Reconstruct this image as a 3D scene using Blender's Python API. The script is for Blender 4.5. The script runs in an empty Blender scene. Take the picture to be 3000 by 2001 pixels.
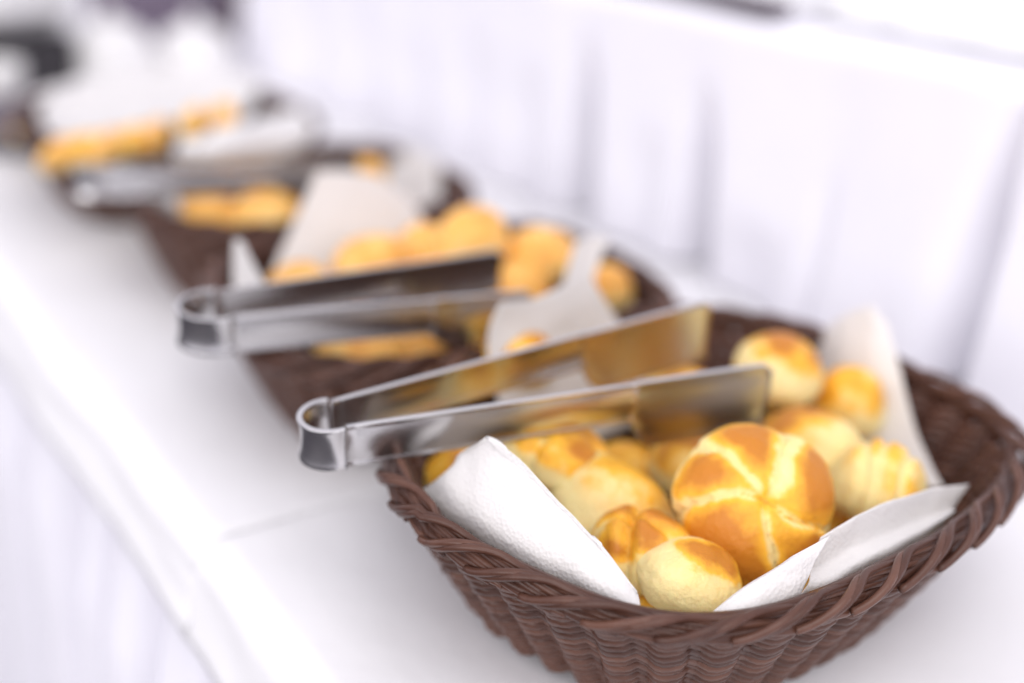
import bpy, bmesh, math, random
import numpy as np
from mathutils import Vector, Matrix, noise as mnoise

scene = bpy.context.scene
COL = scene.collection
R = math.radians

# ------------------------------------------------------------------ camera
PITCH, ROLL, HEAD = R(23.06), R(3.8), R(-36.13)
cam_data = bpy.data.cameras.new("camera")
cam = bpy.data.objects.new("camera", cam_data)
COL.objects.link(cam)
cp, sp = math.cos(PITCH), math.sin(PITCH)
f0, r0, u0 = Vector((0, cp, -sp)), Vector((1, 0, 0)), Vector((0, sp, cp))
r1 = r0 * math.cos(ROLL) + u0 * math.sin(ROLL)
u1 = -r0 * math.sin(ROLL) + u0 * math.cos(ROLL)
rot = Matrix((r1, u1, -f0)).transposed()
rot = Matrix.Rotation(HEAD, 3, 'Z') @ rot
cam.matrix_world = Matrix.Translation((0, 0, .273)) @ rot.to_4x4()
cam_data.lens = 42
cam_data.sensor_width = 36
cam_data.clip_start = .02
cam_data.clip_end = 50
cam_data.dof.use_dof = True
cam_data.dof.focus_distance = .374
cam_data.dof.aperture_fstop = 2.3
scene.camera = cam

# ------------------------------------------------------------------ light
world = bpy.data.worlds.new("World")
scene.world = world
world.use_nodes = True
bg = world.node_tree.nodes["Background"]
bg.inputs[0].default_value = (.93, .90, 1.0, 1)
bg.inputs[1].default_value = 1.05

def area(name, loc, target, sx, sy, power, color):
    d = bpy.data.lights.new(name, 'AREA')
    d.shape = 'RECTANGLE'; d.size = sx; d.size_y = sy
    d.energy = power; d.color = color
    o = bpy.data.objects.new(name, d); COL.objects.link(o)
    o.location = loc
    v = Vector(target) - Vector(loc)
    o.rotation_euler = v.to_track_quat('-Z', 'Y').to_euler()
    return o
area("window_light", (-2.3, -.35, .80), (.3, .4, 0), 2.4, .9, 28, (1, .975, .95))
area("overhead_fill", (-.35, -.85, 1.9), (.30, .45, 0), 1.8, 1.8, 25, (1, .97, .94))  # added soft fill from above the camera side, not a known lamp

vs = scene.view_settings
vs.view_transform = 'Standard'
vs.look = 'None'
vs.exposure = .03
vs.gamma = 1
cy = scene.cycles
cy.use_denoising = True
cy.max_bounces = 8
cy.sample_clamp_indirect = 8
cy.caustics_reflective = False
cy.caustics_refractive = False

# ------------------------------------------------------------------ materials
def new_mat(name):
    m = bpy.data.materials.new(name)
    m.use_nodes = True
    nt = m.node_tree
    return m, nt, nt.nodes["Principled BSDF"]
def N(nt, t, **kw):
    n = nt.nodes.new(t)
    for k, v in kw.items():
        if k.startswith('i_'):
            n.inputs[k[2:].replace('_', ' ')].default_value = v
        else:
            setattr(n, k, v)
    return n
def ramp(nt, stops):
    n = nt.nodes.new('ShaderNodeValToRGB')
    e = n.color_ramp.elements
    while len(e) > 1: e.remove(e[-1])
    e[0].position, e[0].color = stops[0][0], (*stops[0][1], 1)
    for p, c in stops[1:]:
        x = e.new(p); x.color = (*c, 1)
    return n

def cloth_mat(name, color, rough=.9, weave=1400, bump=.25, trans=0):
    m, nt, b = new_mat(name)
    b.inputs['Base Color'].default_value = (*color, 1)
    b.inputs['Roughness'].default_value = rough
    b.inputs['Specular IOR Level'].default_value = .2
    b.inputs['Sheen Weight'].default_value = .15
    tc = N(nt, 'ShaderNodeTexCoord')
    n1 = N(nt, 'ShaderNodeTexNoise', i_Scale=weave, i_Detail=2.0)
    n2 = N(nt, 'ShaderNodeTexNoise', i_Scale=22.0, i_Detail=4.0)
    nt.links.new(tc.outputs['Object'], n1.inputs['Vector'])
    nt.links.new(tc.outputs['Object'], n2.inputs['Vector'])
    b1 = N(nt, 'ShaderNodeBump', i_Strength=bump, i_Distance=.0004)
    b2 = N(nt, 'ShaderNodeBump', i_Strength=.35, i_Distance=.004)
    nt.links.new(n1.outputs[0], b1.inputs['Height'])
    nt.links.new(n2.outputs[0], b2.inputs['Height'])
    nt.links.new(b1.outputs[0], b2.inputs['Normal'])
    nt.links.new(b2.outputs[0], b.inputs['Normal'])
    mx = N(nt, 'ShaderNodeMixRGB', blend_type='MULTIPLY')
    mx.inputs[0].default_value = .05
    mx.inputs[1].default_value = (*color, 1)
    nt.links.new(n2.outputs[0], mx.inputs[2])
    nt.links.new(mx.outputs[0], b.inputs['Base Color'])
    return m
M_CLOTH = cloth_mat('white_tablecloth', (.84, .835, .85))
M_SKIRT = cloth_mat('white_skirt', (.88, .87, .93))
M_DRAPE = cloth_mat('white_drape', (.85, .84, .895))

def napkin_mat():
    m, nt, b = new_mat('paper_napkin')
    b.inputs['Base Color'].default_value = (.90, .885, .875, 1)
    b.inputs['Roughness'].default_value = .85
    b.inputs['Specular IOR Level'].default_value = .2
    tc = N(nt, 'ShaderNodeTexCoord')
    v = N(nt, 'ShaderNodeTexVoronoi', i_Scale=760.0)
    n = N(nt, 'ShaderNodeTexNoise', i_Scale=70.0, i_Detail=5.0)
    for x in (v, n): nt.links.new(tc.outputs['Object'], x.inputs['Vector'])
    b1 = N(nt, 'ShaderNodeBump', i_Strength=.4, i_Distance=.0007)
    b2 = N(nt, 'ShaderNodeBump', i_Strength=.55, i_Distance=.0025)
    nt.links.new(v.outputs['Distance'], b1.inputs['Height'])
    nt.links.new(n.outputs[0], b2.inputs['Height'])
    nt.links.new(b1.outputs[0], b2.inputs['Normal'])
    nt.links.new(b2.outputs[0], b.inputs['Normal'])
    tr = N(nt, 'ShaderNodeBsdfTranslucent')
    tr.inputs[0].default_value = (.85, .83, .80, 1)
    mix = N(nt, 'ShaderNodeMixShader'); mix.inputs[0].default_value = .25
    nt.links.new(b.outputs[0], mix.inputs[1]); nt.links.new(tr.outputs[0], mix.inputs[2])
    nt.links.new(mix.outputs[0], nt.nodes['Material Output'].inputs[0])
    return m
M_NAP = napkin_mat()

def wicker_mat():
    m, nt, b = new_mat('brown_wicker')
    oi = N(nt, 'ShaderNodeObjectInfo')
    tc = N(nt, 'ShaderNodeTexCoord')
    n = N(nt, 'ShaderNodeTexNoise', i_Scale=160.0, i_Detail=4.0)
    nt.links.new(tc.outputs['Object'], n.inputs['Vector'])
    add = N(nt, 'ShaderNodeMath', operation='MULTIPLY_ADD')
    nt.links.new(n.outputs[0], add.inputs[0]); add.inputs[1].default_value = .5
    sc = N(nt, 'ShaderNodeMath', operation='MULTIPLY_ADD')
    nt.links.new(oi.outputs['Random'], sc.inputs[0]); sc.inputs[1].default_value = .50; sc.inputs[2].default_value = .02
    nt.links.new(sc.outputs[0], add.inputs[2])
    rp = ramp(nt, [(.15, (.050, .019, .012)), (.55, (.094, .040, .026)), (.95, (.155, .072, .048))])
    nt.links.new(add.outputs[0], rp.inputs[0])
    nt.links.new(rp.outputs[0], b.inputs['Base Color'])
    b.inputs['Roughness'].default_value = .36
    b.inputs['Specular IOR Level'].default_value = .38
    n3 = N(nt, 'ShaderNodeTexNoise', i_Scale=900.0, i_Detail=2.0)
    nt.links.new(tc.outputs['Object'], n3.inputs['Vector'])
    bp = N(nt, 'ShaderNodeBump', i_Strength=.25, i_Distance=.0003)
    nt.links.new(n3.outputs[0], bp.inputs['Height']); nt.links.new(bp.outputs[0], b.inputs['Normal'])
    return m
M_WICK = wicker_mat()

def steel_mat():
    m, nt, b = new_mat('brushed_steel')
    b.inputs['Base Color'].default_value = (.63, .62, .62, 1)
    b.inputs['Metallic'].default_value = 1
    b.inputs['Roughness'].default_value = .24
    tc = N(nt, 'ShaderNodeTexCoord')
    mp = N(nt, 'ShaderNodeMapping'); mp.inputs['Scale'].default_value = (30, 900, 900)
    n = N(nt, 'ShaderNodeTexNoise', i_Scale=1.0, i_Detail=2.0)
    nt.links.new(tc.outputs['Object'], mp.inputs[0]); nt.links.new(mp.outputs[0], n.inputs['Vector'])
    bp = N(nt, 'ShaderNodeBump', i_Strength=.06, i_Distance=.0002)
    nt.links.new(n.outputs[0], bp.inputs['Height']); nt.links.new(bp.outputs[0], b.inputs['Normal'])
    return m
M_STEEL = steel_mat()

def crust_mat(name, pale, gold, brown):
    """bread: the 'crust' attribute says how far each spot is baked"""
    m, nt, b = new_mat(name)
    at = N(nt, 'ShaderNodeAttribute', attribute_name='crust')
    tc = N(nt, 'ShaderNodeTexCoord')
    n = N(nt, 'ShaderNodeTexNoise', i_Scale=75.0, i_Detail=8.0, i_Roughness=.65)
    n2 = N(nt, 'ShaderNodeTexNoise', i_Scale=520.0, i_Detail=4.0)
    for x in (n, n2): nt.links.new(tc.outputs['Object'], x.inputs['Vector'])
    ma = N(nt, 'ShaderNodeMath', operation='MULTIPLY_ADD')
    nt.links.new(n.outputs[0], ma.inputs[0]); ma.inputs[1].default_value = .80; ma.inputs[2].default_value = -.41
    mb = N(nt, 'ShaderNodeMath', operation='MULTIPLY_ADD')
    nt.links.new(n2.outputs[0], mb.inputs[0]); mb.inputs[1].default_value = .26; mb.inputs[2].default_value = -.13
    s1 = N(nt, 'ShaderNodeMath', operation='ADD'); s2 = N(nt, 'ShaderNodeMath', operation='ADD')
    nt.links.new(at.outputs['Fac'], s1.inputs[0]); nt.links.new(ma.outputs[0], s1.inputs[1])
    nt.links.new(s1.outputs[0], s2.inputs[0]); nt.links.new(mb.outputs[0], s2.inputs[1])
    rp = ramp(nt, [(0.0, pale), (.28, tuple(p * .75 + g * .25 for p, g in zip(pale, gold))), (.50, gold), (.76, tuple(g * .62 + q * .38 for g, q in zip(gold, brown))), (1.0, tuple(g * .2 + q * .8 for g, q in zip(gold, brown)))])
    nt.links.new(s2.outputs[0], rp.inputs[0])
    nt.links.new(rp.outputs[0], b.inputs['Base Color'])
    rr = N(nt, 'ShaderNodeMapRange'); rr.inputs[1].default_value = .1; rr.inputs[2].default_value = .7
    rr.inputs[3].default_value = .62; rr.inputs[4].default_value = .33
    nt.links.new(s2.outputs[0], rr.inputs[0]); nt.links.new(rr.outputs[0], b.inputs['Roughness'])
    b.inputs['Specular IOR Level'].default_value = .34
    b.inputs['Subsurface Weight'].default_value = .25
    b.inputs['Subsurface Radius'].default_value = (1, .5, .2)
    b.inputs['Subsurface Scale'].default_value = .004
    bp = N(nt, 'ShaderNodeBump', i_Strength=.45, i_Distance=.0010)
    bq = N(nt, 'ShaderNodeBump', i_Strength=.40, i_Distance=.005)
    nt.links.new(n2.outputs[0], bp.inputs['Height']); nt.links.new(n.outputs[0], bq.inputs['Height'])
    nt.links.new(bp.outputs[0], bq.inputs['Normal']); nt.links.new(bq.outputs[0], b.inputs['Normal'])
    return m
M_BREAD = crust_mat('egg_washed_crust', (.96, .79, .38), (.96, .51, .045), (.48, .135, .010))
M_BREAD2 = crust_mat('golden_crust', (.94, .70, .30), (.93, .52, .13), (.68, .28, .04))

def plain(name, color, rough=.4, metal=0, spec=.5):
    m, nt, b = new_mat(name)
    tc = N(nt, 'ShaderNodeTexCoord')
    n = N(nt, 'ShaderNodeTexNoise', i_Scale=14.0, i_Detail=4.0)
    nt.links.new(tc.outputs['Object'], n.inputs['Vector'])
    mx = N(nt, 'ShaderNodeMixRGB', blend_type='MULTIPLY'); mx.inputs[0].default_value = .15
    mx.inputs[1].default_value = (*color, 1); nt.links.new(n.outputs[0], mx.inputs[2])
    nt.links.new(mx.outputs[0], b.inputs['Base Color'])
    b.inputs['Roughness'].default_value = rough
    b.inputs['Metallic'].default_value = metal
    b.inputs['Specular IOR Level'].default_value = spec
    return m
M_CHINA = plain('white_china', (.88, .87, .86), .2)
M_BLACK = plain('black_enamel', (.022, .018, .022), .35)
M_VIOLET = plain('violet_grey_fabric', (.20, .16, .22), .8)
M_PINK = plain('pale_pink_wax', (.74, .60, .60), .5)
M_FLOOR = plain('dark_floor', (.05, .045, .055), .6)
M_GREY = plain('grey_metal', (.22, .19, .22), .35, .6)

# ------------------------------------------------------------------ helpers
def mesh_obj(name, verts, faces, mat, parent=None, smooth=True, loc=None):
    me = bpy.data.meshes.new(name)
    me.from_pydata([tuple(v) for v in verts], [], faces)
    me.materials.append(mat)
    if smooth: me.polygons.foreach_set('use_smooth', [True] * len(me.polygons))
    me.update()
    o = bpy.data.objects.new(name, me)
    COL.objects.link(o)
    if parent is not None: o.parent = parent
    if loc is not None: o.location = loc
    return o
def tag(o, label, cat, group=None):
    o['label'] = label; o['category'] = cat
    if group: o['group'] = group
    return o
def thing(name, label, cat, loc, rz=0, group=None):
    e = bpy.data.objects.new(name, None); COL.objects.link(e)
    e.empty_display_size = .02
    e.location = loc; e.rotation_euler = (0, 0, rz)
    return tag(e, label, cat, group)
def structure(o):
    o['kind'] = 'structure'; return o

def tube(P, rad, sides=6, closed=False, flat=None):
    """P (n,3) path -> verts, faces ; flat=(vector field, factor) squashes the section"""
    P = np.asarray(P, float); n = len(P)
    if closed: T = np.roll(P, -1, 0) - np.roll(P, 1, 0)
    else: T = np.gradient(P, axis=0)
    T /= np.linalg.norm(T, axis=1)[:, None] + 1e-12
    up = np.array([0, 0, 1.0]); up = np.where(np.abs(T[:, 2:3]) > .9, np.array([[1.0, 0, 0]]), up[None])
    A = np.cross(T, up); A /= np.linalg.norm(A, axis=1)[:, None]
    B = np.cross(T, A)
    rad = np.broadcast_to(np.asarray(rad, float), (n,))
    ang = np.arange(sides) * 2 * np.pi / sides
    ca, sa = np.cos(ang), np.sin(ang)
    fa, fb = flat if flat else (1, 1)
    V = P[:, None, :] + rad[:, None, None] * (ca[None, :, None] * A[:, None, :] * fa + sa[None, :, None] * B[:, None, :] * fb)
    V = V.reshape(-1, 3)
    F = []
    m = n if closed else n - 1
    for i in range(m):
        a, b = i * sides, ((i + 1) % n) * sides
        for j in range(sides):
            k = (j + 1) % sides
            F.append((a + j, a + k, b + k, b + j))
    if not closed:
        F.append(tuple(range(sides))[::-1]); F.append(tuple((n - 1) * sides + j for j in range(sides)))
    return V, F
def join(parts):
    V, F, off = [], [], 0
    for v, f in parts:
        V.append(v); F += [tuple(i + off for i in q) for q in f]; off += len(v)
    return np.concatenate(V), F
def grid_faces(nu, nv, off=0, wrap=False):
    F = []
    for i in range(nu if wrap else nu - 1):
        for j in range(nv - 1):
            a = i * nv + j; b = ((i + 1) % nu) * nv + j
            F.append((off + a, off + b, off + b + 1, off + a + 1))
    return F
def smooth01(x):
    x = min(1, max(0, x)); return x * x * (3 - 2 * x)
def ss(a, b, x):
    t = np.clip((x - a) / (b - a), 0, 1); return t * t * (3 - 2 * t)
def fbm(p, s, seed=0.0):
    return mnoise.noise(Vector((p[0] * s + seed, p[1] * s + seed * 1.7, p[2] * s - seed)))

# ------------------------------------------------------------------ setting
EDGE_X, RISER_X, RISER_TOP = .156, .552, .173
floor = mesh_obj('floor', [(-4, -3, -.75), (5, -3, -.75), (5, 7, -.75), (-4, 7, -.75)], [(0, 1, 2, 3)], M_FLOOR, smooth=False)
structure(floor)

def sweep_sheet(name, prof_fn, ys, npf, mat, parent=None, thick=0.0):
    """prof_fn(y) -> (npf,3) points across the table at that y"""
    V = np.concatenate([prof_fn(y) for y in ys])
    F = grid_faces(len(ys), npf)
    o = mesh_obj(name, V, [q[::-1] for q in F], mat, parent)
    if thick:
        s = o.modifiers.new('thickness', 'SOLIDIFY'); s.thickness = thick; s.offset = -1
    return o

def table_cloth(name, y0, y1, lift, drop, seed, label, ny):
    def prof(y):
        pts = []
        w = .0040 * mnoise.noise(Vector((y * 9, 3.1, 0))) + .0010 * mnoise.noise(Vector((y * 30, 3.1, 3)))
        ex = EDGE_X + w
        rr = .015
        dz = drop + .003 * mnoise.noise(Vector((y * 6, seed, 9)))
        # hanging band, rounded edge, flat top
        for k in range(7):
            t = k / 6
            z = -dz + (dz - rr) * t
            flare = .006 * (1 - t) ** 1.5
            pts.append((ex - rr - flare + .0015 * mnoise.noise(Vector((y * 14, t * 3, seed))), y, z + lift))
        for k in range(1, 7):
            a = k / 6 * math.pi / 2
            pts.append((ex - rr * math.cos(a), y, -rr + rr * math.sin(a) + lift))
        for k in range(1, 22):
            t = k / 21
            x = ex + (.60 - ex) * t
            z = .0020 * mnoise.noise(Vector((x * 16, y * 16, seed))) + .0007 * mnoise.noise(Vector((x * 40, y * 30, seed + 5)))
            z *= min(1, t * 6)
            pts.append((x, y, lift + z))
        return np.array(pts)
    ys = np.linspace(y0, y1, ny)
    o = sweep_sheet(name, prof, ys, 7 + 6 + 21, M_CLOTH, None, .0012)
    return tag(o, label, 'tablecloth', 'white cloths covering the buffet table')
table_cloth('tablecloth', -.35, .408, .0000, .044, 3.1, 'white tablecloth under the nearest basket, ending in the cross seam', 150)
table_cloth('tablecloth', .402, 2.3, .0020, .043, 3.6, 'white tablecloth beyond the cross seam, under the blurred baskets', 260)

# table under the cloths
def box(x0, x1, y0, y1, z0, z1, b=.004):
    bm = bmesh.new()
    bmesh.ops.create_cube(bm, size=1)
    for v in bm.verts:
        v.co = Vector(((x0 + x1) / 2 + v.co.x * (x1 - x0), (y0 + y1) / 2 + v.co.y * (y1 - y0), (z0 + z1) / 2 + v.co.z * (z1 - z0)))
    if b: bmesh.ops.bevel(bm, geom=bm.edges[:], offset=b, segments=2, affect='EDGES')
    V = [v.co[:] for v in bm.verts]; bm.verts.index_update()
    F = [tuple(v.index for v in f.verts) for f in bm.faces]
    bm.free(); return np.array(V), F
tb = thing('buffet_table', 'long buffet table hidden under white cloths and pleated skirting', 'table', (.35, .9, -.75))
def child_box(name, parent, x0, x1, y0, y1, z0, z1, mat, b=.004):
    V, F = box(x0, x1, y0, y1, z0, z1, b)
    V = V - np.array(parent.location)
    return mesh_obj(name, V, F, mat, parent, smooth=False)
child_box('tabletop', tb, EDGE_X + .004, 1.25, -.34, 2.3, -.03, -.004, M_FLOOR)
for lx in (.25, 1.2):
    for ly in (-.28, 2.2):
        child_box('leg', tb, lx - .02, lx + .02, ly - .02, ly + .02, -.75, -.031, M_FLOOR)

# pleated skirt in front of the table
def skirt():
    ys = np.linspace(-.34, 2.28, 700)
    zs = np.concatenate([np.linspace(-.034, -.12, 12), np.linspace(-.15, -.70, 14)])
    P = []
    pleats = [(.205, .02), (.317, .022), (.395, .012), (.473, .016), (.54, .012), (.608, .026), (.71, .014), (.835, .024), (.95, .016), (1.07, .02), (1.2, .016), (1.35, .02), (1.5, .02), (.09, .02), (-.02, .02), (-.13, .02), (1.66, .02), (1.85, .02), (2.05, .02)]
    V = []
    for y in ys:
        d = sum(.045 * math.exp(-((y - c) / (w * .8)) ** 2) for c, w in pleats)
        d2 = .004 * mnoise.noise(Vector((y * 18, 2.2, 0)))
        for z in zs:
            t = min(1, (-.034 - z) / .09)
            V.append((.149 + (d + d2) * (.25 + .75 * t) - .016 * t, y, z))
    return V, [q for q in grid_faces(len(ys), len(zs))]
V, F = skirt()
tag(mesh_obj('table_skirt', V, F, M_SKIRT), 'white pleated skirting with lilac folds hanging below the table edge', 'table skirt')

# riser at the back, covered in white drape
rs = thing('riser', 'tall white draped riser running behind the row of baskets', 'riser', (.8, .5, 0))
child_box('riser_box', rs, RISER_X + .035, 1.2, -.34, 1.28, .004, RISER_TOP - .004, M_FLOOR)
def riser_drape():
    ys = np.linspace(-.35, 1.31, 560)
    V = []
    npf = 0
    creases = [(.337, .0055, .030, .98, 1), (.45, .006, .004, .6, 0), (.505, .02, .004, .3, 0), (.564, .011, .026, .70, 0), (.615, .02, .006, .5, 0), (.69, .012, .030, .75, 0), (.76, .02, .007, .6, 0), (.84, .015, .010, .7, 0), (.93, .02, .008, .6, 0), (1.03, .02, .010, .7, 0), (1.15, .02, .01, .7, 0), (.22, .02, .006, .6, 0), (.1, .012, .01, .7, 0), (-.02, .02, .01, .7, 0), (-.15, .02, .01, .7, 0)]
    for y in ys:
        pts = []
        for k in range(30):
            t = k / 29                      # 0 foot, 1 top
            z = .004 + (RISER_TOP - .008 - .004) * t
            x = RISER_X - .010 * (1 - t) ** 2
            for c, w, dpt, hh, sharp in creases:
                ww = w * (.55 + .9 * (1 - t))
                cc = c + .010 * (t - .5) * math.sin(c * 37)
                a = 1 - smooth01((t - hh * .45) / (hh * .75))
                if sharp:
                    u = (y - cc) / ww
                    g = (smooth01((u + 1) / 1.0) if u < 0 else math.exp(-(u / 2.8) ** 2)) if u > -1 else 0
                    x += dpt * a * g * 1.5
                else:
                    x += dpt * 2.0 * a * math.exp(-((y - cc) / ww) ** 2)
            x += .0035 * mnoise.noise(Vector((y * 7, z * 6, 1.3))) + .0012 * mnoise.noise(Vector((y * 24, z * 10, 4.3)))
            pts.append((x, y, z))
        rr = .008
        xb = pts[-1][0]
        for k in range(1, 6):
            a = k / 5 * math.pi / 2
            pts.append((xb + rr - rr * math.cos(a), y, RISER_TOP - rr + rr * math.sin(a) + .003 * mnoise.noise(Vector((y * 9, 3, 2)))))
        for k in range(1, 14):
            t = k / 13
            xx = xb + rr + (1.2 - xb - rr) * t
            pts.append((xx, y, RISER_TOP + .0025 * mnoise.noise(Vector((xx * 9, y * 7, 7))) * min(1, 5 * t)))
        npf = len(pts)
        V += pts
    return V, [q[::-1] for q in grid_faces(len(ys), npf)]
V, F = riser_drape()
V = np.array(V) - np.array(rs.location)
mesh_obj('drape', V, F, M_DRAPE, rs)
# end panel of the riser drape
Vp = []
for i in range(30):
    for j in range(12):
        t, u = i / 29, j / 11
        Vp.append((RISER_X + .01 + .62 * t, 1.306 + .006 * math.sin(t * 40) * (1 - u), .004 + (RISER_TOP - .012) * u))
mesh_obj('end_panel', np.array(Vp) - np.array(rs.location), grid_faces(30, 12), M_DRAPE, rs)

# ------------------------------------------------------------------ baskets
RIM_TAB = [(-180, .1230), (-160, .1195), (-140, .1240), (-128, .1190), (-107, .1060), (-90, .1005), (-66, .1050), (-47, .1170), (-36, .1275), (-25, .1305), (-11, .1255), (0, .1220), (31, .1270), (43, .1270), (59, .1160), (83, .0990), (111, .0970), (133, .1080), (149, .1150), (165, .1200)]
def rim_measured(th):
    n = len(RIM_TAB)
    a = np.array([p[0] for p in RIM_TAB] ); r = np.array([p[1] for p in RIM_TAB])
    aa = np.concatenate([a - 360, a, a + 360]); rr = np.concatenate([r, r, r])
    g = np.arange(-360, 360, 2.0)
    v = np.interp(g, aa, rr)
    k = np.exp(-(np.arange(-10, 11) / 4.5) ** 2); k /= k.sum()
    v = np.convolve(v, k, 'same')
    d = (np.degrees(th) + 180) % 360 - 180
    return np.interp(d, g, v)
def rim_super(a, b, n):
    def f(th):
        return 1 / ((np.abs(np.cos(th)) / a) ** n + (np.abs(np.sin(th)) / b) ** n) ** (1 / n)
    return f
class Outline:
    def __init__(s, f, n=2400):
        th = np.linspace(0, 2 * np.pi, n, endpoint=False)
        r = f(th); X = r * np.cos(th); Y = r * np.sin(th)
        d = np.hypot(np.roll(X, -1) - X, np.roll(Y, -1) - Y)
        s.S = np.concatenate([[0], np.cumsum(d)]); s.L = s.S[-1]
        s.X = np.append(X, X[0]); s.Y = np.append(Y, Y[0])
        tx = np.roll(X, -1) - np.roll(X, 1); ty = np.roll(Y, -1) - np.roll(Y, 1)
        L = np.hypot(tx, ty); nx, ny = ty / L, -tx / L
        s.NX = np.append(nx, nx[0]); s.NY = np.append(ny, ny[0])
    def at(s, u):
        u = np.mod(u, s.L)
        nx, ny = np.interp(u, s.S, s.NX), np.interp(u, s.S, s.NY)
        L = np.hypot(nx, ny)
        return np.interp(u, s.S, s.X), np.interp(u, s.S, s.Y), nx / L, ny / L
def basket(label, center, yaw, outline_fn, nst, rows, H=.063, base_k=.74, res=10, sides=6, border_n=16, group='brown wicker bread baskets', seed=1, narrow=0, narrow_at=-135, dip=0.0):
    rnd = random.Random(seed)
    root = thing('bread_basket', label, 'basket', (center[0], center[1], .0045), yaw, group)
    o = Outline(outline_fn)
    w = o.L / nst
    def dipf(u):
        return dip * np.exp(-((((u / o.L * 360 + 180) % 360 - 180) - narrow_at) / 48) ** 2)
    top = H - .0065
    pit = (top - .0035) / (rows - 1)
    def wall(u, z, off):
        x, y, nx, ny = o.at(u)
        t = np.clip(z / H, 0, 1)

        k = base_k + (1 - base_k) * (t ** .95)
        return x * k + nx * off, y * k + ny * off
    # woven rows, two twined strands each
    m = nst * res
    uu = np.arange(m) * (o.L / m)
    for r in range(rows):
        z = .0035 + (top - .0035) * r / (rows - 1)
        ph = 2 * np.pi * uu / w + .10 * np.sin(uu * 23 + r * 1.9) + .05 * r
        c, sn = np.cos(ph), np.sin(ph)
        off = .0021 * np.tanh(1.8 * c) / np.tanh(1.8) + .00030 * np.sin(uu * (31 + r) + r * 2.3)
        zz = z + .0014 * np.tanh(1.5 * sn) * (.9 + .1 * np.sin(r * 1.3)) + .00015 * np.sin(uu * 17 + r * 2)
        X, Y = wall(uu, zz, off)
        zz = zz - dipf(uu) * zz / H
        V, F = tube(np.stack([X, Y, zz], 1), pit * .635 * (1 + .05 * math.sin(r * 7.7)), sides, True, (1.0, 1.0))
        mesh_obj('weaver', V, F, M_WICK, root)
    # upright stakes
    for k in range(nst):
        zz = np.linspace(.0015, H - .002, 7)
        X, Y = wall(np.full(7, k * w), zz, -.0002)
        zz = zz - dipf(k * w) * zz / H
        V, F = tube(np.stack([X, Y, zz], 1), .0012, 5)
        mesh_obj('stake', V, F, M_WICK, root)
    # border: each cane climbs steeply over the rim, then runs down the outside under its neighbours
    wd = np.array([-.58, .815]); hd = np.array([.815, .58])   # (outward, up)
    sp = o.L / border_n
    cr = .00145 if res >= 10 else .0019
    for k in range(border_n):
        jt = rnd.uniform(-.12, .12)
        for dbl in (0, 1):
            npt = 46 if res >= 10 else 24
            t = np.linspace(0, 1, npt)
            tl = 4.3 + jt                                  # length in spacings
            st = .30
            us = (k + jt * .4 + tl * t) * sp + dbl * .0046
            nk = 1 - (narrow * np.exp(-((((us / o.L * 360 + 180) % 360 - 180) - narrow_at) / 38) ** 2) if narrow else 0)
            up_ = ss(0, st, t); dn = ss(st, 1.0, t) * .35 + np.clip((t - st) / (1 - st), 0, 1) * .65
            q = (-.0054 + .0106 * up_ - .0110 * dn + dbl * .0007) * nk
            hgt = -.0018 + .0050 * np.exp(-((t - st * .55) / .12) ** 2) + .0016 * (1 - t) * up_ - .0016 * t
            hgt = hgt + .0004 * np.sin(t * 19 + k * 2.1 + dbl)
            x, y, nx, ny = o.at(us)
            offo = q * wd[0] + hgt * hd[0] + .0010
            zz = H + q * wd[1] + hgt * hd[1] - .0005 - dipf(us)
            V, F = tube(np.stack([x + nx * offo, y + ny * offo, zz], 1), cr * (1 - .25 * (t > .97)), sides)
            mesh_obj('border_cane', V, F, M_WICK, root)
    for c in (-1.0, 0.0, 1.0):
        x, y, nx, ny = o.at(uu)
        q = c * .0028
        offo = q * wd[0] - .0022 * hd[0] + 0 * uu; zz = H + q * wd[1] - .0022 * hd[1] + .0003 * np.sin(uu * 60 + c) - dipf(uu)
        V, F = tube(np.stack([x + nx * offo, y + ny * offo, zz], 1), .0020, 5, True)
        mesh_obj('core_cane', V, F, M_WICK, root)
    # floor of the basket: concentric woven rings on a board
    x, y, nx, ny = o.at(np.arange(64) * o.L / 64)
    V = [(0, 0, .002)]; F = []
    for i in range(64): V.append((x[i] * base_k, y[i] * base_k, .002))
    for i in range(64): V.append((x[i] * base_k, y[i] * base_k, .0))
    for i in range(64):
        j = (i + 1) % 64
        F.append((0, 1 + i, 1 + j)); F.append((1 + i, 65 + i, 65 + j, 1 + j))
    mesh_obj('basket_floor', V, F, M_WICK, root, smooth=False)
    return root

basket('brown wicker basket nearest the camera, in sharp focus, full of egg washed rolls', (.301, .290), 0, rim_measured, 40, 15, H=.0610, narrow=.36, dip=.0042, border_n=34, res=12, sides=7, base_k=.70, seed=2)
basket('second brown wicker basket in the row, right behind the sharp one', (.300, .475), R(-5), rim_super(.108, .086, 3.2), 36, 16, res=9, sides=5, border_n=30, base_k=.74, H=.056)
basket('third brown wicker basket, with pale napkin and golden buns, below the upper tongs', (.310, .662), R(-3), rim_super(.100, .082, 3.2), 34, 14, res=8, sides=5, border_n=28, base_k=.74, H=.058)
basket('fourth brown wicker basket, very blurred, holding slices of bread', (.300, .860), 0, rim_super(.100, .085, 3.2), 34, 14, res=8, sides=4, border_n=28, base_k=.74, H=.058)

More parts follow.
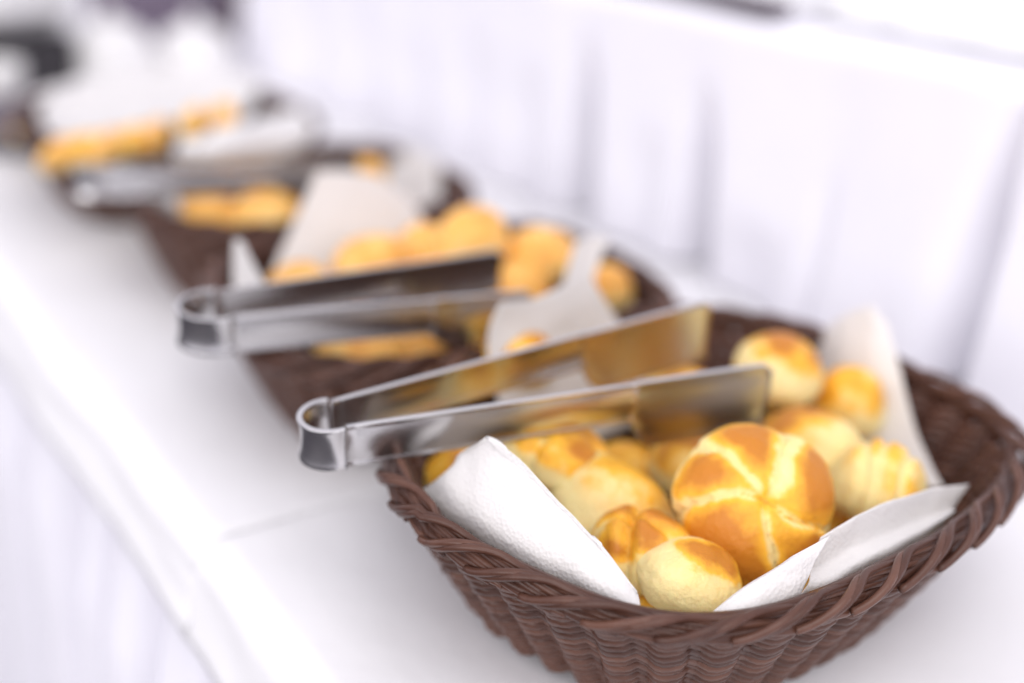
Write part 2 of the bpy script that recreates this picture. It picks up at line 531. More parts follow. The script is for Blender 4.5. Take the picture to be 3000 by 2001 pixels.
# ------------------------------------------------------------------ rolls
_ico = {}
def ico(sub):
    if sub not in _ico:
        bm = bmesh.new(); bmesh.ops.create_icosphere(bm, subdivisions=sub, radius=1)
        bm.verts.ensure_lookup_table()
        V = np.array([v.co[:] for v in bm.verts]); F = [tuple(v.index for v in f.verts) for f in bm.faces]
        bm.free(); _ico[sub] = (V / np.linalg.norm(V, axis=1)[:, None], F)
    return _ico[sub]
def roll_mesh(name, size, style, seed, sub=5, mat=None, brown=.25, crust_lo=-.15, crust_hi=.45, lump=.11, blo=.30, bhi=1.15):
    D, F = ico(sub)
    x, y, z = D.T
    rad = np.ones(len(D)); crust = ss(crust_lo, crust_hi, z)
    rho = np.hypot(x, y)
    if style == 'kaiser':
        phi = np.arctan2(y, x)
        cuts = np.radians([-96, 6, 60, 146, 216])          # where the five seams run
        wid = np.array([.80, 1.0, .75, 1.75, .85])         # how broad the pale dough shows in each
        wob = np.array([fbm(p, 1.6, seed + 2) for p in D]) * .16 + np.array([fbm(p, 6.0, seed + 7) for p in D]) * .07
        ph = (phi - .30 * (rho - .5) - wob - cuts[0]) % (2 * np.pi) + cuts[0]
        c2 = np.append(cuts, cuts[0] + 2 * np.pi)
        k = np.clip(np.searchsorted(c2, ph, side='right') - 1, 0, 4)
        f = (ph - c2[k]) / (c2[k + 1] - c2[k])
        near = np.where(f < .5, k, (k + 1) % 5)
        dlt = np.minimum(ph - c2[k], c2[k + 1] - ph) * np.maximum(rho, .02)
        vis = ss(-.25, .15, z)
        g = np.exp(-(dlt / .07) ** 2) * vis
        gw = np.exp(-(dlt / (.085 * wid[near])) ** 2) * vis * ss(0.0, .25, rho)
        lip = (f - .5) * .10 * vis * ss(.15, .6, rho)        # one side of each petal stands proud
        puff = .045 * np.sin(np.pi * f) * vis * ss(.2, .8, rho)
        rad = 1 - .085 * g * (1 - .3 * ss(.75, 1, rho)) + lip + puff
        rad -= .12 * np.exp(-(rho / .14) ** 2) * (z > 0)
        crack = np.exp(-(dlt / .016) ** 2) * vis * ((near == 2) * (rho < .95) + (near == 0) * (rho < .35) + (near == 1) * (rho < .5) * .5)
        rad -= .035 * crack
        crust = crust * (1 - .80 * gw) * (1 - .25 * np.exp(-(dlt / .22) ** 2)) * .76 + .04
        blot = np.array([fbm(p, 2.3, seed) for p in D])
        crust += .30 * np.clip(blot + .1, 0, 1) * (1 - gw) * ss(.1, .5, z) + brown * .35 * ss(.2, .9, np.sin(np.pi * f)) * ss(.3, .7, rho) * vis
        crust += .45 * crack
    else:
        creases, bulge = [], 0
        if style == 'knot':      creases = [((1, .25, .1), .12, .10, .22), ((-.3, 1, .5), .55, .07, .10)]
        elif style == 'fold':    creases = [((.35, 1, .3), -.25, .10, .16)]
        elif style == 'stripes': creases = [((1, .1, 0), -.45, .07, .09), ((1, 0, .1), -.05, .07, .10), ((1, -.1, 0), .38, .07, .09)]
        elif style == 'twist':   creases = [((1, .6, .2), .35, .09, .14), ((1, -.2, 0), -.35, .08, .12)]
        stripe = np.zeros(len(D))
        for nrm, offs, wd, dp in creases:
            nv = np.array(nrm, float); nv /= np.linalg.norm(nv)
            d = D @ nv - offs + .06 * np.sin(3 * y + seed)
            g = np.exp(-(d / wd) ** 2) * ss(-.5, 0, z)
            rad -= dp * g; stripe += np.exp(-(d / (wd * 1.3)) ** 2)
            rad += dp * .25 * np.exp(-((np.abs(d) - wd * 2.4) / (wd * 1.3)) ** 2) * ss(-.5, 0, z)
        blot = np.array([fbm(p, 1.7, seed + 3.3) for p in D])
        crust = crust * (.40 + .45 * np.clip(blot + .35, 0, 1)) * (1 - .55 * np.clip(stripe, 0, 1))
        b2_ = np.array([fbm(p, 4.5, seed + 1.3) for p in D])
        crust += brown * ss(blo, bhi, z + .45 * blot + .22 * b2_) * 1.1
    low = np.array([fbm(p, 1.1, seed) for p in D]); mid = np.array([fbm(p, 3.4, seed + 8) for p in D])
    fin = np.array([fbm(p, 8.0, seed + 5) for p in D])
    rad = rad * (1 + lump * low + .026 * mid + .007 * fin)
    V = D * rad[:, None]
    if style == 'crescent':
        V[:, 1] += .38 * (V[:, 0] ** 2); V[:, 1] -= .12
        V[:, 2] *= 1 - .25 * V[:, 0] ** 2
    V[:, 2] = np.where(V[:, 2] < 0, V[:, 2] * .72, V[:, 2])
    V = V * np.array(size)
    me = bpy.data.meshes.new(name)
    me.from_pydata([tuple(v) for v in V], [], F)
    me.polygons.foreach_set('use_smooth', [True] * len(F))
    at = me.attributes.new('crust', 'FLOAT', 'POINT')
    at.data.foreach_set('value', np.clip(crust, 0, 1.2).astype(np.float32))
    me.materials.append(mat or M_BREAD)
    return me
def roll(label, pos, size, style='plain', rot=(0, 0, 0), seed=1, sub=5, mat=None, group=None, name='bread_roll', **kw):
    o = bpy.data.objects.new(name, roll_mesh(name, size, style, seed, sub, mat, **kw))
    COL.objects.link(o)
    o.location = pos; o.rotation_euler = tuple(R(a) for a in rot)
    return tag(o, label, 'bread roll', group)

G1 = 'bread rolls in the nearest basket'

roll('five petalled kaiser roll with glossy orange crust, front and centre of the nearest basket', (0.2858, 0.2422, 0.0620), (.0278, .0278, .0172), 'kaiser', (0, 52, -122), 2.2, 6, group=G1, brown=.75, lump=.05, crust_lo=.0, crust_hi=.55)
roll('small folded roll with a pale front lobe and dark brown spot, below the kaiser roll', (0.2463, 0.2299, 0.0485), (.0180, .0160, .0148), 'plain', (0, 30, -25), 3.1, 5, group=G1, brown=.9, crust_lo=-.2, crust_hi=1.6, blo=.45, bhi=1.6, lump=.20)
roll('golden roll with browned top tucked between the left napkin and the pale folded roll', (0.2455, 0.2534, 0.0470), (.0195, .0170, .0175), 'knot', (0, 10, 110), 4.4, 5, group=G1, brown=.55, crust_lo=-.4, crust_hi=.9)
roll('orange roll with a wrinkled brown top under the middle of the sharp tongs', (0.2471, 0.3063, 0.0600), (.0250, .0190, .0140), 'twist', (0, 18, -30), 5.5, 5, group=G1, brown=.45, crust_lo=-.1, crust_hi=.5)
roll('pale curved roll lying below the orange one beside the left napkin', (0.2557, 0.2842, 0.0480), (.0265, .0185, .0180), 'crescent', (0, 20, -50), 6.1, 5, group=G1, lump=.20, brown=.15, crust_lo=.1, crust_hi=1.5)
roll('smooth oval roll with a browned back end behind the kaiser roll', (0.3463, 0.2714, 0.0530), (.0235, .0195, .0175), 'plain', (0, -22, -80), 7.3, 5, group=G1, brown=.55, crust_lo=.0, crust_hi=1.2)
roll('pale yellow roll with orange stripes above the right napkin', (0.3476, 0.2377, 0.0540), (.0185, .0175, .0190), 'stripes', (10, 10, -50), 8.8, 5, group=G1, brown=.0, crust_lo=-.1, crust_hi=1.2)
roll('plump roll with dark brown top to the right of the tongs tips', (0.3693, 0.3115, 0.0660), (.0205, .0190, .0180), 'plain', (8, 10, 20), 9.2, 5, group=G1, brown=.65, crust_lo=.1, crust_hi=1.1)
roll('amber roll leaning against the rear right napkin', (0.3976, 0.2930, 0.0520), (.0160, .0160, .0185), 'plain', (0, 0, 30), 10.4, 4, group=G1, brown=.1)
roll('roll seen between the tongs tips and the pale curved roll', (0.3145, 0.3009, 0.0400), (.0200, .0180, .0160), 'plain', (0, 0, 70), 11.6, 4, group=G1, brown=.3)
roll('golden roll peeping out above the rear arm of the sharp tongs', (0.2768, 0.3736, 0.0660), (.0165, .0150, .0150), 'plain', (0, 0, 10), 12.1, 4, group=G1, brown=.15)
roll('orange roll almost hidden behind the left napkin by the basket rim', (0.2236, 0.3324, 0.0440), (.0150, .0150, .0130), 'plain', (0, 0, 10), 13.7, 4, group=G1, brown=.3)
roll('orange roll low under the small folded roll at the front rim', (.2440, .2360, .034), (.0150, .0140, .0120), 'plain', (0, 0, 40), 14.2, 4, group=G1, brown=.5)
roll('roll showing between the tips of the sharp tongs', (0.3346, 0.3328, 0.0500), (.0200, .0190, .0170), 'plain', (0, 0, 0), 15.2, 4, group=G1, brown=.2)
for k, (px, py, pz, s) in enumerate([(.265, .262, .026, .0185), (.305, .240, .026, .0160), (.310, .275, .024, .0190), (.345, .262, .026, .018), (.360, .243, .026, .015), (.375, .290, .030, .018), (.345, .330, .030, .019), (.300, .325, .026, .019), (.255, .335, .030, .018), (.385, .345, .03, .016), (.238, .285, .024, .013), (.275, .238, .022, .014)]):
    roll('golden roll at the bottom of the nearest basket, under the visible ones', (px, py, pz), (s, s * .95, s * .85), 'plain', (0, 0, 50 * k), 20 + k, 3, group='rolls in the bottom layer of the nearest basket', brown=.2)
G2 = 'round buns in the second basket'
b2 = [('orange bun in front of the big upright napkin, above the second tongs', (0.2756, 0.4950, 0.0680), .0230, .0180), ('small orange bun beside the narrow upright napkin strip', (0.2363, 0.5014, 0.0620), .0160, .0130), ('tallest orange bun on the heap in the second basket', (0.3213, 0.4797, 0.0820), .0185, .0180), ('orange bun touching the tips of the second tongs from behind', (0.3015, 0.4781, 0.0680), .0160, .0140),
 ('rightmost orange bun on the heap, next to the grey napkin corner', (0.3528, 0.4636, 0.0720), .0190, .0175), ('orange bun in the middle of the second basket, above the star shaped napkin', (0.3325, 0.4547, 0.0600), .0180, .0150), ('single orange bun at the right end of the second basket', (0.3800, 0.4406, 0.0580), .0135, .0150), ('bun between the second tongs tips and the star shaped napkin', (0.3131, 0.4445, 0.0500), .0155, .0160),
 ('bun under the lower arm of the second tongs, just above the front rim', (0.2414, 0.4511, 0.0460), .0205, .0165), ('orange bun on the left flank of the heap', (0.3147, 0.5151, 0.0660), .0160, .0150)]
for k, (l, p, s, h) in enumerate(b2):
    roll(l, p, (s, s, h), 'plain', (0, 0, 40 * k), 40 + k, 4, M_BREAD2, G2, name='bread_bun', brown=.12, crust_lo=-.4, crust_hi=.4)
for k, (px, py, pz, s) in enumerate([(.245, .475, .022, .016), (.29, .485, .026, .018), (.335, .455, .03, .022), (.26, .50, .035, .02), (.315, .50, .04, .022), (.36, .485, .035, .02), (.30, .43, .025, .018)]):
    roll('bun in the bottom layer of the second basket, under the heap', (px, py, pz), (s, s, s * .8), 'plain', (0, 0, 50 * k), 60 + k, 3, M_BREAD2, 'buns in the bottom layer of the second basket', name='bread_bun', brown=.1, crust_lo=-.4)
G3 = 'buns in the third basket'
for k, (l, p, s, h) in enumerate([('yellow bun at the left of the third basket', (0.2440, 0.6428, 0.0560), .0200, .0180), ('bright orange bun in the middle of the third basket, left of the big napkin', (0.2725, 0.6253, 0.0580), .0215, .0170), ('small bun at the back of the third basket', (0.3534, 0.6555, 0.0660), .0150, .0130)]):
    roll(l, p, (s, s, h), 'plain', (0, 0, 40 * k), 70 + k, 4, M_BREAD2, G3, name='bread_bun', brown=.1, crust_lo=-.4)
for k, (px, py, pz, s) in enumerate([(.28, .66, .03, .025), (.32, .65, .03, .025), (.34, .68, .03, .025)]):
    roll('bun in the bottom layer of the third basket', (px, py, pz), (s, s, s * .8), 'plain', (0, 0, 50 * k), 75 + k, 3, M_BREAD2, 'buns in the bottom layer of the third basket', name='bread_bun', brown=.1, crust_lo=-.4)


# ------------------------------------------------------------------ napkins
def catmull(P, t):
    n = len(P); x = t * (n - 1); i = min(int(x), n - 2); u = x - i
    p0 = P[max(i - 1, 0)]; p1 = P[i]; p2 = P[i + 1]; p3 = P[min(i + 2, n - 1)]
    return .5 * ((2 * p1) + (-p0 + p2) * u + (2 * p0 - 5 * p1 + 4 * p2 - p3) * u * u + (-p0 + 3 * p1 - 3 * p2 + p3) * u ** 3)
def linear(P, t):
    x = t * (len(P) - 1); i = min(int(x), len(P) - 2); u = x - i
    return P[i] * (1 - u) + P[i + 1] * u
def sheet(rows, nu=60, nv=40, crumple=.0008, seed=1.0):
    rows = [[np.array(p, float) for p in r] for r in rows]
    V = []
    nu = 14 * (len(rows[-1]) - 1) + 1
    for i in range(nu):
        a = i / (nu - 1)
        colp = [catmull(r, a) for r in rows[:-1]] + [linear(rows[-1], a)]
        for j in range(nv):
            p = catmull(colp, j / (nv - 1))
            q = Vector((fbm(p, 38, seed), fbm(p, 38, seed + 4), fbm(p, 38, seed + 9)))
            q2 = Vector((fbm(p, 95, seed), fbm(p, 95, seed + 4), fbm(p, 95, seed + 9)))
            V.append(p + crumple * 1.6 * np.array(q) + crumple * .5 * np.array(q2))
    return np.array(V), grid_faces(nu, nv)
def napkin(label, layers, group='white paper napkins lining the baskets', seed=1.0, crumple=.0008):
    """layers: list of row lists; the first is the napkin itself, further ones are folded layers"""
    V, F = sheet(layers[0], seed=seed, crumple=crumple)
    o = mesh_obj('napkin', V, F, M_NAP)
    m = o.modifiers.new('thickness', 'SOLIDIFY'); m.thickness = .0005
    tag(o, label, 'napkin', group)
    for k, l in enumerate(layers[1:]):
        V, F = sheet(l, seed=seed + 3 + k, crumple=crumple)
        c = mesh_obj('folded_layer', V, F, M_NAP, o)
        m = c.modifiers.new('thickness', 'SOLIDIFY'); m.thickness = .0005
    return o

napkin('sharp white napkin triangle standing at the left front of the nearest basket', [[
  [(.216, .332, .030), (.216, .305, .022), (.222, .280, .020), (.228, .250, .020), (.238, .228, .028), (.240, .220, .034)],
  [(.193, .324, .047), (.1905, .298, .057), (.1945, .272, .058), (.2000, .249, .058), (.2070, .229, .058), (.2140, .2140, .057)],
  [(0.1955, 0.3032, 0.0647), (0.2000, 0.2980, 0.0763), (0.2040, 0.2790, 0.0853), (0.2070, 0.2557, 0.0785), (0.2110, 0.2354, 0.0715), (0.2155, 0.2222, 0.0622)],
  [(0.1950, 0.3070, 0.0559), (0.1990, 0.3010, 0.0734), (0.2030, 0.2881, 0.0881), (0.2065, 0.2624, 0.0811), (0.2105, 0.2370, 0.0726), (0.2150, 0.2222, 0.0621)]]], seed=2.2)
napkin('white napkin folded over the front right rim of the nearest basket', [[
  [(.262, .222, .020), (.285, .216, .020), (.305, .216, .020), (.330, .217, .022), (.355, .222, .030)],
  [(0.2688, 0.2040, 0.0528), (.279, .2000, .056), (.297, .1995, .057), (.318, .2010, .058), (.349, .2060, .058)],
  [(0.2751, 0.2060, 0.0615), (0.2864, 0.2050, 0.0617), (0.3033, 0.2050, 0.0631), (0.3252, 0.2060, 0.0627), (0.3542, 0.2085, 0.0584)],
  [(0.2798, 0.2075, 0.0703), (0.2936, 0.2065, 0.0736), (0.3138, 0.2070, 0.0745), (0.3345, 0.2080, 0.0715), (0.3641, 0.2100, 0.0654)]],
  [[(.240, .226, .030), (.252, .216, .024), (.262, .212, .024), (.268, .210, .030)],
   [(.229, .2045, .055), (.244, .1985, .0555), (.258, .1970, .0560), (0.2627, 0.1985, 0.0606)],
   [(0.2323, 0.2050, 0.0587), (0.2438, 0.2020, 0.0650), (0.2548, 0.2000, 0.0701), (0.2684, 0.2000, 0.0688)],
   [(0.2294, 0.2060, 0.0576), (0.2442, 0.2050, 0.0640), (0.2602, 0.2035, 0.0714), (0.2782, 0.2035, 0.0735)]]], seed=4.1)
napkin('tall white napkin standing at the rear right of the nearest basket', [[
  [(0.3850, 0.2895, 0.0301), (0.3850, 0.2687, 0.0339), (0.3850, 0.2497, 0.0394), (0.3870, 0.2339, 0.0449)],
  [(0.4050, 0.3136, 0.0356), (0.4020, 0.2943, 0.0408), (0.4020, 0.2787, 0.0468), (0.4050, 0.2642, 0.0528)],
  [(0.4120, 0.3283, 0.0500), (0.4080, 0.3089, 0.0610), (0.4080, 0.2931, 0.0675), (0.4120, 0.2822, 0.0711)],
  [(0.4180, 0.3343, 0.0653), (0.4140, 0.3166, 0.0840), (0.4140, 0.3036, 0.0939), (0.4160, 0.2947, 0.0870)]]], seed=6.3, crumple=.0006)
napkin('white two peaked napkin at the rear left of the nearest basket, behind the sharp tongs', [[
  [(.262, .352, .035), (.285, .352, .030), (.310, .354, .030), (.335, .356, .032), (.360, .358, .035)],
  [(0.2567, 0.3680, 0.0782), (0.2767, 0.3680, 0.0743), (0.2953, 0.3680, 0.0706), (0.3149, 0.3680, 0.0668), (0.3380, 0.3680, 0.0622)],
  [(0.2632, 0.3700, 0.0967), (0.2798, 0.3700, 0.0947), (0.2964, 0.3700, 0.0987), (0.3072, 0.3710, 0.1032), (0.3353, 0.3700, 0.0667)]]], seed=7.7, crumple=.0005)
napkin('grey corner of a napkin sticking up at the right of the second basket', [[
  [(0.3220, 0.4050, 0.0686), (0.3312, 0.4050, 0.0658), (0.3404, 0.4050, 0.0653)],
  [(0.3249, 0.4060, 0.0850), (0.3347, 0.4070, 0.0843), (0.3418, 0.4060, 0.0835)],
  [(0.3319, 0.4090, 0.1011), (0.3428, 0.4100, 0.1025), (0.3519, 0.4090, 0.1005)]]], seed=8.2, crumple=.0005)
napkin('large pale napkin rising behind the buns of the second basket', [[
  [(0.2302, 0.5350, 0.0424), (0.2672, 0.5300, 0.0378), (0.2987, 0.5300, 0.0349), (0.3377, 0.5350, 0.0370)],
  [(0.2425, 0.5400, 0.0649), (0.2697, 0.5350, 0.0626), (0.2982, 0.5350, 0.0609), (0.3369, 0.5400, 0.0588)],
  [(0.2568, 0.5450, 0.0874), (0.2788, 0.5430, 0.0877), (0.3022, 0.5430, 0.0837), (0.3324, 0.5450, 0.0707)],
  [(0.2682, 0.5480, 0.1058), (0.2812, 0.5480, 0.1054), (0.3020, 0.5480, 0.1000), (0.3268, 0.5480, 0.0811)]]], seed=9.9, crumple=.0006)
napkin('narrow white napkin point at the left of the second basket', [[
  [(0.2000, 0.4989, 0.0605), (0.2020, 0.4794, 0.0660), (0.2040, 0.4589, 0.0741)],
  [(0.2000, 0.4962, 0.0745), (0.2020, 0.4861, 0.0775), (0.2030, 0.4712, 0.0814)],
  [(0.2000, 0.4937, 0.0939), (0.2010, 0.4920, 0.0947), (0.2010, 0.4871, 0.0950)]]], seed=11.1, crumple=.0004)
napkin('small pale napkin end at the left of the third basket', [[
  [(0.2250, 0.6951, 0.0377), (0.2250, 0.6637, 0.0443), (0.2250, 0.6339, 0.0545)],
  [(0.2220, 0.6833, 0.0552), (0.2220, 0.6558, 0.0642), (0.2220, 0.6270, 0.0709)],
  [(0.2220, 0.6742, 0.0644), (0.2220, 0.6532, 0.0719), (0.2220, 0.6318, 0.0757)]]], seed=12.1, crumple=.0004)
napkin('soft white napkin at the right rear of the third basket', [[
  [(0.3800, 0.6886, 0.0256), (0.3800, 0.6534, 0.0358), (0.3800, 0.6102, 0.0483)],
  [(0.3920, 0.7049, 0.0414), (0.3960, 0.6762, 0.0516), (0.3960, 0.6320, 0.0604)],
  [(0.4040, 0.7180, 0.0617), (0.4080, 0.6922, 0.0721), (0.4060, 0.6520, 0.0731)]]], seed=13.1, crumple=.0005)


# ------------------------------------------------------------------ tongs
def tongs(label, bend, heading, length, spread, h, tilt=0.0, lift=0.0, hp=.022, roll_=0.0, rb=.0085):
    """serving tongs: one steel strip bent in a U, its arms widening into plates"""
    root = thing('serving_tongs', label, 'tongs', bend, 0, 'steel serving tongs')
    root.rotation_euler = (roll_, tilt, heading)
    split = length * .66
    def arm(s, side):
        """centre line of an arm, s from 0 at the bend to length"""
        return side * (rb * .9 + (spread / 2 - rb * .9) * (s / length) ** 1.0)
    def strip(name, path, heights, drops, par):
        P = np.array(path); n = len(P)
        T = np.gradient(P, axis=0); T /= np.linalg.norm(T, axis=1)[:, None]
        Nn = np.stack([T[:, 1], -T[:, 0]], 1)
        # section: outer face bulging, rolled lips top and bottom
        sec = [(0, 0.0), (.0004, .10), (.0010, .22), (.0012, .5), (.0010, .78), (.0004, .90), (0, 1.0)]
        th = .0011
        V = []; ns = len(sec)
        for i in range(n):
            for q, (o_, v_) in enumerate(sec):
                lip = .0011 if q in (0, ns - 1) else 0
                z = -drops[i] - heights[i] * v_
                V.append((P[i, 0] + Nn[i, 0] * (o_ + lip), P[i, 1] + Nn[i, 1] * (o_ + lip), z))
            for q, (o_, v_) in reversed(list(enumerate(sec))):
                z = -drops[i] - heights[i] * v_ 
                V.append((P[i, 0] + Nn[i, 0] * (o_ - th), P[i, 1] + Nn[i, 1] * (o_ - th), z))
        m = 2 * ns; F = []
        for i in range(n - 1):
            for j in range(m):
                k = (j + 1) % m
                F.append((i * m + j, i * m + k, (i + 1) * m + k, (i + 1) * m + j))
        F.append(tuple(range(m))); F.append(tuple((n - 1) * m + j for j in range(m))[::-1])
        ob = mesh_obj(name, V, F, M_STEEL, par)
        bv = ob.modifiers.new('rounded', 'BEVEL'); bv.width = .0003; bv.segments = 2; bv.limit_method = 'ANGLE'; bv.angle_limit = R(40)
        return ob
    # bend (the spring)
    a0 = R(100)
    path = [(-rb * 1.25 * math.cos(a) * 1.0 + rb * .2, rb * 1.15 * math.sin(a)) for a in np.linspace(-a0, a0, 28)]
    strip('spring_bend', path, [h] * 28, [0] * 28, root)
    x0 = path[0][0] + .0008
    for side in (-1, 1):
        ss_ = np.linspace(0, 1, 30)
        yend = arm(split, side)
        reach = length + (.006 if side > 0 else 0)
        ys = side * rb * .98
        hp_path = [(x0 + s * (split - x0), ys + (yend - ys) * s) for s in ss_]
        if side < 0:
            strip('handle_arm', hp_path, [h] * 30, [0.0002] * 30, root)
        else:
            strip('handle_arm', hp_path[::-1], [h] * 30, [0.0002] * 30, root)
        # plate
        sx = np.linspace(0, 1, 22)
        p2 = [(split - .002 + s * (reach - split), yend + (arm(reach, side) - yend) * s * (1.0) - side * .0006) for s in sx]
        hts = [h + (hp - h) * min(1, s / .16) ** .6 * 1.0 for s in sx]
        hts = [hh * (1 - .18 * max(0, (s - .9) / .1) ** 2) for hh, s in zip(hts, sx)]
        drp = [.0001 + .0035 * max(0, (s - .93) / .07) ** 2 for s in sx]
        strip('tip_plate', p2 if side < 0 else p2[::-1], hts if side < 0 else hts[::-1], drp if side < 0 else drp[::-1], root)
    return root

tongs('sharp steel tongs resting across the nearest basket', (.1640, .3290, .0870), R(-10), .168, .052, .0162, R(-4.0), hp=.0290, roll_=R(6))
tongs('blurred steel tongs lying across the second basket', (.1620, .4270, .0930), R(-10), .134, .046, .0160, R(-1), hp=.0215, rb=.0120, roll_=R(4))
tongs('very blurred steel tongs above the third basket with a round glint on the end', (.1830, .655, .088), R(-14), .150, .022, .014, 0, hp=.022)


# ------------------------------------------------------------------ far end of the table
def lathe(prof, seg=48):
    V = []; n = len(prof)
    for i in range(seg):
        a = 2 * math.pi * i / seg
        for r, z in prof: V.append((r * math.cos(a), r * math.sin(a), z))
    return V, [q for q in grid_faces(seg, n, 0, True)]

G4 = 'bread slices in the fourth basket'
for k, (l, p) in enumerate([('leftmost golden bread slice in the fourth basket', (0.1977, 0.7701, 0.0660)), ('second golden bread slice from the left in the fourth basket', (0.2104, 0.7664, 0.0680)), ('third golden bread slice from the left in the fourth basket', (0.2245, 0.7621, 0.0700)), ('fourth golden bread slice from the left in the fourth basket', (0.2418, 0.7677, 0.0700)), ('rightmost golden bread slice of the left hand fan in the fourth basket', (0.2587, 0.7702, 0.0720)), ('orange bread slice at the back of the fourth basket', (0.2846, 0.7707, 0.0780)), ('far orange bread slice beside the riser end of the fourth basket', (0.3042, 0.7657, 0.0820))]):
    roll(l, p, (.021, .0085, .014), 'plain', (25, 5 * (k % 2), 40 + 6 * k), 90 + k, 3, M_BREAD if k % 2 else M_BREAD2, G4, name='bread_slice', brown=.05, crust_lo=-.8, crust_hi=.3)
napkin('wide pale napkin covering the back rim of the fourth basket', [[
  [(0.2140, 0.8654, 0.0500), (0.2584, 0.8686, 0.0550), (0.3111, 0.8791, 0.0550), (0.3657, 0.8754, 0.0550)],
  [(.225, .935, .066), (.270, .945, .070), (.330, .945, .072), (.395, .910, .070)],
  [(.225, .960, .066), (.270, .970, .074), (.330, .967, .078), (.408, .925, .076)]]], seed=16.1, crumple=.002)
napkin('crumpled napkin over the right half of the fourth basket', [[
  [(0.2631, 0.7318, 0.0600), (0.2763, 0.7131, 0.0620), (0.3050, 0.7108, 0.0640), (0.3446, 0.7293, 0.0660)],
  [(0.2579, 0.7316, 0.0720), (0.2661, 0.6927, 0.0820), (0.3050, 0.7100, 0.0800), (0.3579, 0.7398, 0.0760)],
  [(0.2687, 0.7444, 0.0780), (0.2783, 0.7157, 0.0880), (0.3165, 0.7431, 0.0860), (0.3823, 0.8009, 0.0780)]]], seed=14.1, crumple=.002)
tr = thing('serving_tray', 'grey oval tray at the far left end of the basket row', 'tray', (.285, 1.07, .003))
V, F = lathe([(0, .004), (.085, .004), (.098, .020), (.106, .024), (.107, .022), (.099, .017), (.087, 0), (0, 0)])
mesh_obj('tray_dish', [(x, y * .75, z) for x, y, z in V], F, M_GREY, tr)
napkin('broad white napkin draped over the oval tray', [[
  [(0.2352, 1.0316, 0.0200), (0.2505, 0.9819, 0.0300), (0.2750, 0.9587, 0.0350), (0.3144, 0.9830, 0.0300)],
  [(0.2463, 1.0578, 0.0300), (0.2456, 0.9566, 0.0550), (0.2715, 0.9417, 0.0580), (0.3150, 0.9931, 0.0450)],
  [(0.2741, 1.1227, 0.0300), (0.2757, 1.0409, 0.0500), (0.3033, 1.0353, 0.0520), (0.3583, 1.1264, 0.0300)]]], seed=15.1, crumple=.002)
for k, (l, p) in enumerate([('tan bread roll on the oval tray, left one', (0.2431, 0.9780, 0.0350)), ('tan bread roll on the oval tray, middle one', (0.2704, 0.9467, 0.0450)), ('tan bread roll on the oval tray, right one', (0.3140, 0.9525, 0.0450))]):
    roll(l, p, (.034, .014, .012), 'plain', (0, 0, 20), 110 + k, 3, M_BREAD2, 'bread rolls on the oval tray', brown=.3)
dome = [(.0, .060), (.014, .059), (.026, .055), (.036, .046), (.042, .032), (.045, .016), (.046, .003), (.046, 0), (.040, 0), (.038, .004), (0, .004)]
d1 = thing('dish_cover', 'white domed cover at the far end, next to the riser corner', 'dish cover', (0.4765, 1.2708, 0.0030), 0, 'white domed covers at the far end')
V, F = lathe(dome); mesh_obj('dome', V, F, M_CHINA, d1)
V, F = lathe([(0, .074), (.006, .072), (.008, .066), (.004, .060), (0, .060)], 24); mesh_obj('knob', V, F, M_CHINA, d1)
d2 = thing('dish_cover', 'white domed cover at the far end, beside the black warmer', 'dish cover', (0.3851, 1.2649, 0.0030), 0, 'white domed covers at the far end')
V, F = lathe([(r * 1.05, z * 1.12) for r, z in dome]); mesh_obj('dome', V, F, M_CHINA, d2)
V, F = lathe([(0, .082), (.006, .080), (.008, .074), (.004, .067), (0, .067)], 24); mesh_obj('knob', V, F, M_CHINA, d2)
wm = thing('food_warmer', 'black food warmer with a broad white lid at the far left', 'food warmer', (0.2901, 1.2160, 0.0030), R(25))
V, F = box(-.13, .062, 0, .15, 0, .060, .006); mesh_obj('body', V, F, M_BLACK, wm, smooth=False)
V, F = box(-.15, .085, .004, .17, .0605, .108, .018); mesh_obj('lid', V, F, M_CHINA, wm)
cup = thing('coffee_cup', 'white china cup standing in front of the black warmer', 'cup', (0.2483, 1.1593, 0.0030))
cup.scale = (.75, .75, .85)
V, F = lathe([(0, .003), (.018, .003), (.026, .018), (.030, .045), (.031, .058), (.0295, .058), (.027, .044), (.023, .02), (.015, .006), (0, .006)]); mesh_obj('bowl', V, F, M_CHINA, cup)
th = np.linspace(-1.3, 1.3, 14)
V, F = tube(np.stack([-.028 - .016 * np.cos(th), 0 * th, .032 + .016 * np.sin(th)], 1), .003, 8); mesh_obj('handle', V, F, M_CHINA, cup)
ur = thing('serving_urn', 'dark violet grey pot behind the white covers', 'urn', (0.5111, 1.4772, 0.0030))
V, F = lathe([(0, 0), (.06, 0), (.08, .02), (.086, .08), (.078, .13), (.05, .15), (.03, .155), (0, .156)]); mesh_obj('body', V, F, M_VIOLET, ur)
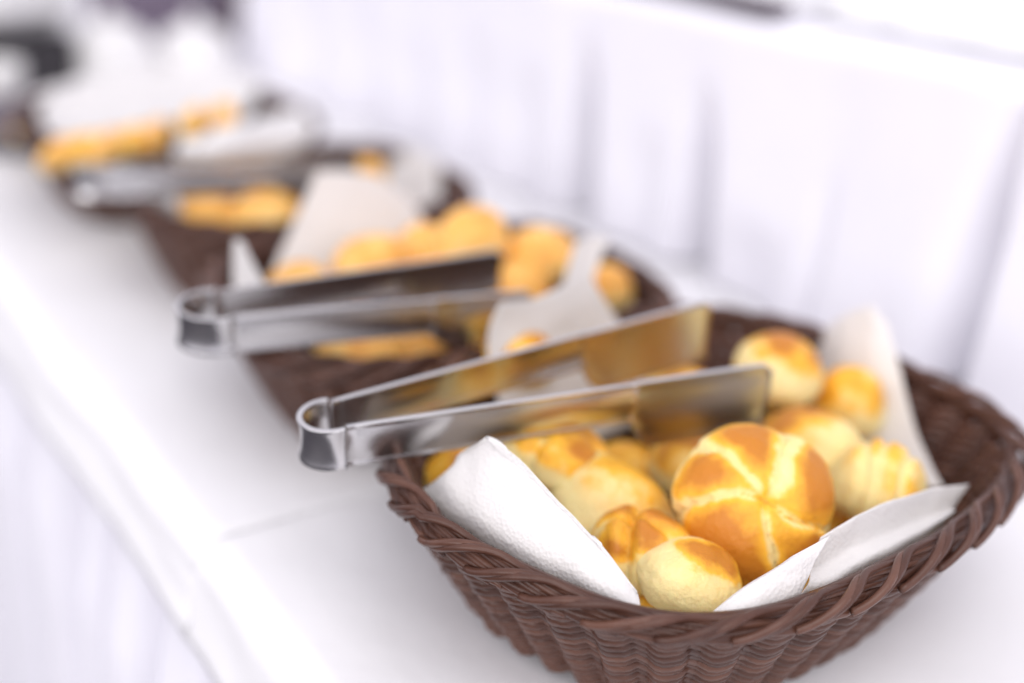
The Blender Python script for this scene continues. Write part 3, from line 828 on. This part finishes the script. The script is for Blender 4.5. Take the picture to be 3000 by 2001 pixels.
V, F = lathe([(0, .178), (.010, .176), (.014, .168), (.007, .158), (0, .156)], 24); mesh_obj('knob', V, F, M_BLACK, ur)
cn = tag(mesh_obj('pillar_candle', *lathe([(0, 0), (.032, 0), (.034, .004), (.034, .185), (.030, .190), (.012, .186), (0, .185)]), M_PINK, loc=(0.6030, 1.5455, 0.0030)), 'pale pink pillar candle standing past the end of the riser', 'candle')
dk = thing('storage_crate', 'black box standing past the riser, behind the pink candle', 'box', (.72, 1.66, .003))
V, F = box(-.12, .12, -.06, .06, 0, .13, .006); mesh_obj('body', V, F, M_BLACK, dk, smooth=False)
V, F = box(-.124, .124, -.064, .064, .1305, .142, .004); mesh_obj('lid', V, F, M_BLACK, dk, smooth=False)
# on the riser
tag(mesh_obj('serving_board', *box(-.012, .012, -.095, .095, 0, .010, .003), M_GREY, smooth=False, loc=(.585, .625, .1765)), 'grey serving board lying on the edge of the riser top', 'board')
bpy.context.scene.objects['serving_board'].rotation_euler = (0, 0, R(-4))
def crumple_cloth(name, cx, cy, sx, sy, h, seed, label):
    V = []
    for i in range(80):
        for j in range(60):
            a, b = i / 79 * 2 - 1, j / 59 * 2 - 1
            x, y = a * sx, b * sy
            e = (1 - a ** 4) * (1 - b ** 4)
            z = h * e * (.45 + .9 * abs(mnoise.noise(Vector((x * 22 + y * 30, y * 9 - x * 8, seed)))) + .4 * mnoise.noise(Vector((x * 14, y * 14, seed + 2))))
            V.append((x + .006 * mnoise.noise(Vector((b * 4, seed, 1))), y + .006 * mnoise.noise(Vector((a * 4, seed, 5))), max(z, .0006)))
    o = mesh_obj(name, V, [q for q in grid_faces(80, 60)], M_CLOTH, loc=(cx, cy, RISER_TOP + .003))
    m = o.modifiers.new('thickness', 'SOLIDIFY'); m.thickness = .0008
    return tag(o, label, 'cloth', 'folded white cloths on the riser')
crumple_cloth('folded_cloth', .70, .43, .085, .11, .050, 3.3, 'rumpled white cloth on the riser at the top right corner')
crumple_cloth('folded_cloth', .70, .66, .070, .09, .042, 6.6, 'rumpled white cloth on the riser behind the grey board')
